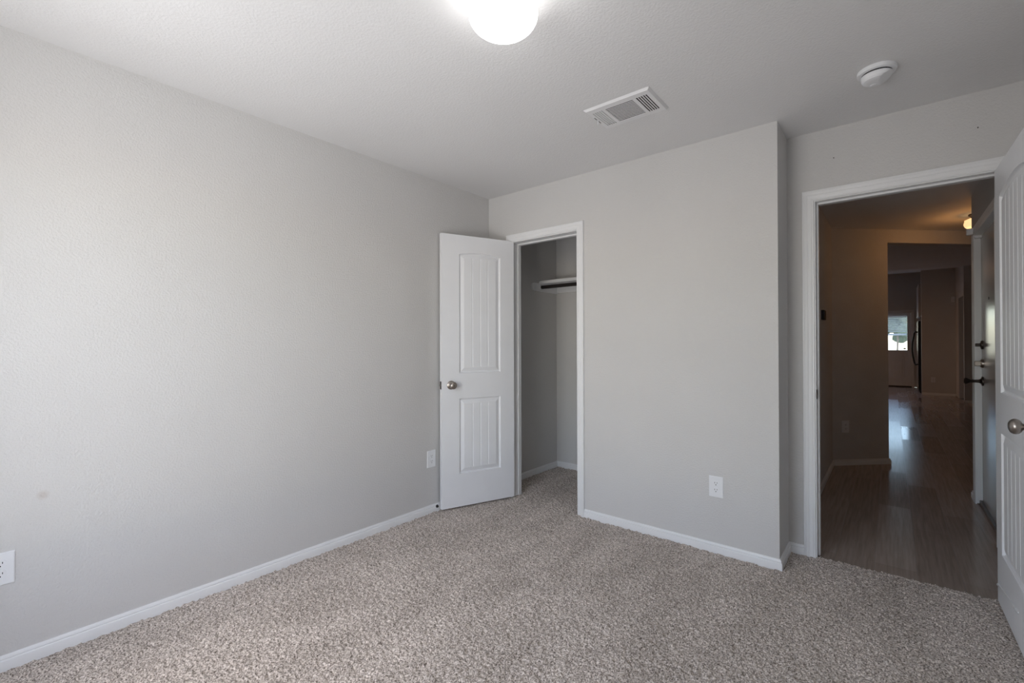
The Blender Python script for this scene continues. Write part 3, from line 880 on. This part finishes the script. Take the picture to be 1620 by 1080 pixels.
# ------------------------------------------------------------------ refrigerator, cabinet, wall sensor
fr = tag(empty('refrigerator', (3.105, 12.3, -0.008)), 'black sided steel refrigerator with a long dark bowed handle', 'refrigerator')
obj('body', box(0.052, 0.75, 0.0, 0.88, 0.03, 1.775, 0.006), M_FBLACK, fr)
for y0, y1 in ((0.002, 0.435), (0.441, 0.878)):
    dr = obj('door', box(0.004, 0.05, y0, y1, 0.06, 1.772, 0.006), M_FBLACK, fr)
    obj('front_panel', box(0.0, 0.0045, y0 + 0.004, y1 - 0.004, 0.066, 1.766, 0.001), M_STEEL, dr)['label'] = 'stainless steel door front'
obj('toe_grille', box(0.03, 0.06, 0.01, 0.87, 0.0, 0.058, 0.002), M_FBLACK, fr)
pts = [(0.0, 0.16, 1.50), (-0.045, 0.16, 1.515), (-0.062, 0.16, 1.47)] + [(-0.062 - 0.042 * math.sin(PI * k / 10), 0.16, 1.47 - 0.74 * k / 10) for k in range(1, 10)] + [(-0.062, 0.16, 0.73), (-0.045, 0.16, 0.685), (0.0, 0.16, 0.70)]
obj('handle', tube(bmesh.new(), pts, 0.019, 12), M_BLACK, fr, 50)['label'] = 'long dark bowed handle'
cb = tag(empty('wall_cabinet', (3.112, 12.1, 1.86)), 'pale cabinet above the refrigerator, seen edge on', 'cabinet')
obj('carcass', box(0.022, 0.72, 0.0, 1.08, 0.0, 0.80, 0.003), M_CAB, cb)
obj('cabinet_door', box(0.0, 0.020, 0.003, 0.538, 0.003, 0.797, 0.003), M_CAB, cb)
obj('cabinet_door', box(0.0, 0.020, 0.542, 1.077, 0.003, 0.797, 0.003), M_CAB, cb)
sn = tag(empty('motion_sensor', (3.700, 11.8, 2.225)), 'tiny pale motion sensor high on the kitchen wall', 'sensor')
obj('sensor_body', box(-0.03, 0.03, -0.05, 0.0, -0.06, 0.06, 0.01), M_PLASTIC, sn)
obj('lens', box(-0.02, 0.02, -0.054, -0.049, -0.045, 0.0, 0.004), M_VENT, sn)

# ------------------------------------------------------------------ back door with glass and blind
bd = tag(empty('door_4', (2.105, YK + 0.02, 0.012)), 'far white back door with a window, blind and raised panels', 'door', kind='structure')
W4 = 0.906
b = bmesh.new()
g0, g1, h0, h1 = 0.150, 0.835, 1.008, 1.945
bx(b, 0, g0, 0, 0.045, 0, 2.05); bx(b, g1, W4, 0, 0.045, 0, 2.05); bx(b, g0, g1, 0, 0.045, 0, h0); bx(b, g0, g1, 0, 0.045, h1, 2.05)
obj('door_slab', b, M_DOOR, bd)
b = bmesh.new()
for a0, a1, c0, c1 in ((g0 - 0.025, g0, h0 - 0.025, h1 + 0.025), (g1, g1 + 0.025, h0 - 0.025, h1 + 0.025), (g0, g1, h0 - 0.025, h0), (g0, g1, h1, h1 + 0.025)):
    bx(b, a0, a1, -0.010, 0.0, c0, c1, 0.003)
obj('glazing_frame', b, M_TRIM, bd)
pn = obj('pane', box(g0, g1, 0.020, 0.025, h0, h1), M_GLASS, bd)
o = obj('sticker', lathe(bmesh.new(), [(0, 0), (0.030, 0), (0.030, 0.002), (0, 0.002)], 20, Matrix.Translation((g1 - 0.055, 0.0195, h0 + 0.045)) @ Matrix.Diagonal((1, 1, 0.6, 1)) @ Matrix.Rotation(R(90), 4, 'X')), M_BRONZE, pn); o['label'] = 'small dark sticker on the glass'
for a0, a1 in ((0.13, 0.42), (0.49, 0.78)):
    b = bmesh.new(); bx(b, a0, a1, -0.006, 0.0, 0.24, 0.84, 0.005); bx(b, a0 + 0.05, a1 - 0.05, -0.012, -0.004, 0.29, 0.79, 0.006)
    obj('raised_panel', b, M_DOOR, bd)
bl = obj('blind', box(g0 + 0.01, g1 - 0.01, -0.040, -0.008, 1.925, 1.975, 0.003), M_BLIND, bd); bl['label'] = 'white slatted blind pulled half way up'
b = bmesh.new()
for k in range(9):
    bx(b, g0 + 0.012, g1 - 0.012, -0.022, 0.022, -0.0012, 0.0012, 0, Matrix.Translation((0, -0.022, 1.895 - k * 0.045)) @ Matrix.Rotation(R(28), 4, 'X'))
obj('slats', b, M_BLIND, bl)
obj('bottom_rail', box(g0 + 0.012, g1 - 0.012, -0.036, -0.010, 1.425, 1.475, 0.004), M_BLIND, bl)

# ------------------------------------------------------------------ outdoors, seen through the back door glass
b = bmesh.new(); bx(b, -30, 30, 14.3, 60, -0.5, -0.12)
tag(obj('yard_ground', b, M_YARD), 'bright pale yard seen through the back door glass', 'yard', kind='structure')
def tree(loc, h, r, seed, label):
    e = tag(empty('tree', loc), label, 'tree')
    obj('trunk', tube(bmesh.new(), [(0, 0, 0), (0.05, 0.0, h * 0.4), (0.0, 0.05, h * 0.75)], [0.06, 0.05, 0.03], 10), M_BARK, e, 50)
    rg = random.Random(seed)
    bm = bmesh.new()
    for k in range(22):
        c = Vector((rg.gauss(0, r * 0.5), rg.gauss(0, r * 0.5), h * 0.42 + rg.random() * h * 0.5))
        bmesh.ops.create_icosphere(bm, subdivisions=2, radius=r * rg.uniform(0.25, 0.45), matrix=Matrix.Translation(c))
    for v in bm.verts:
        v.co += Vector((rg.uniform(-1, 1), rg.uniform(-1, 1), rg.uniform(-1, 1))) * 0.07
    obj('foliage', bm, M_LEAF, e)
    return e
tree((2.9, 40.0, -0.12), 4.0, 1.5, 1, 'leafy green tree beyond the back door glass')
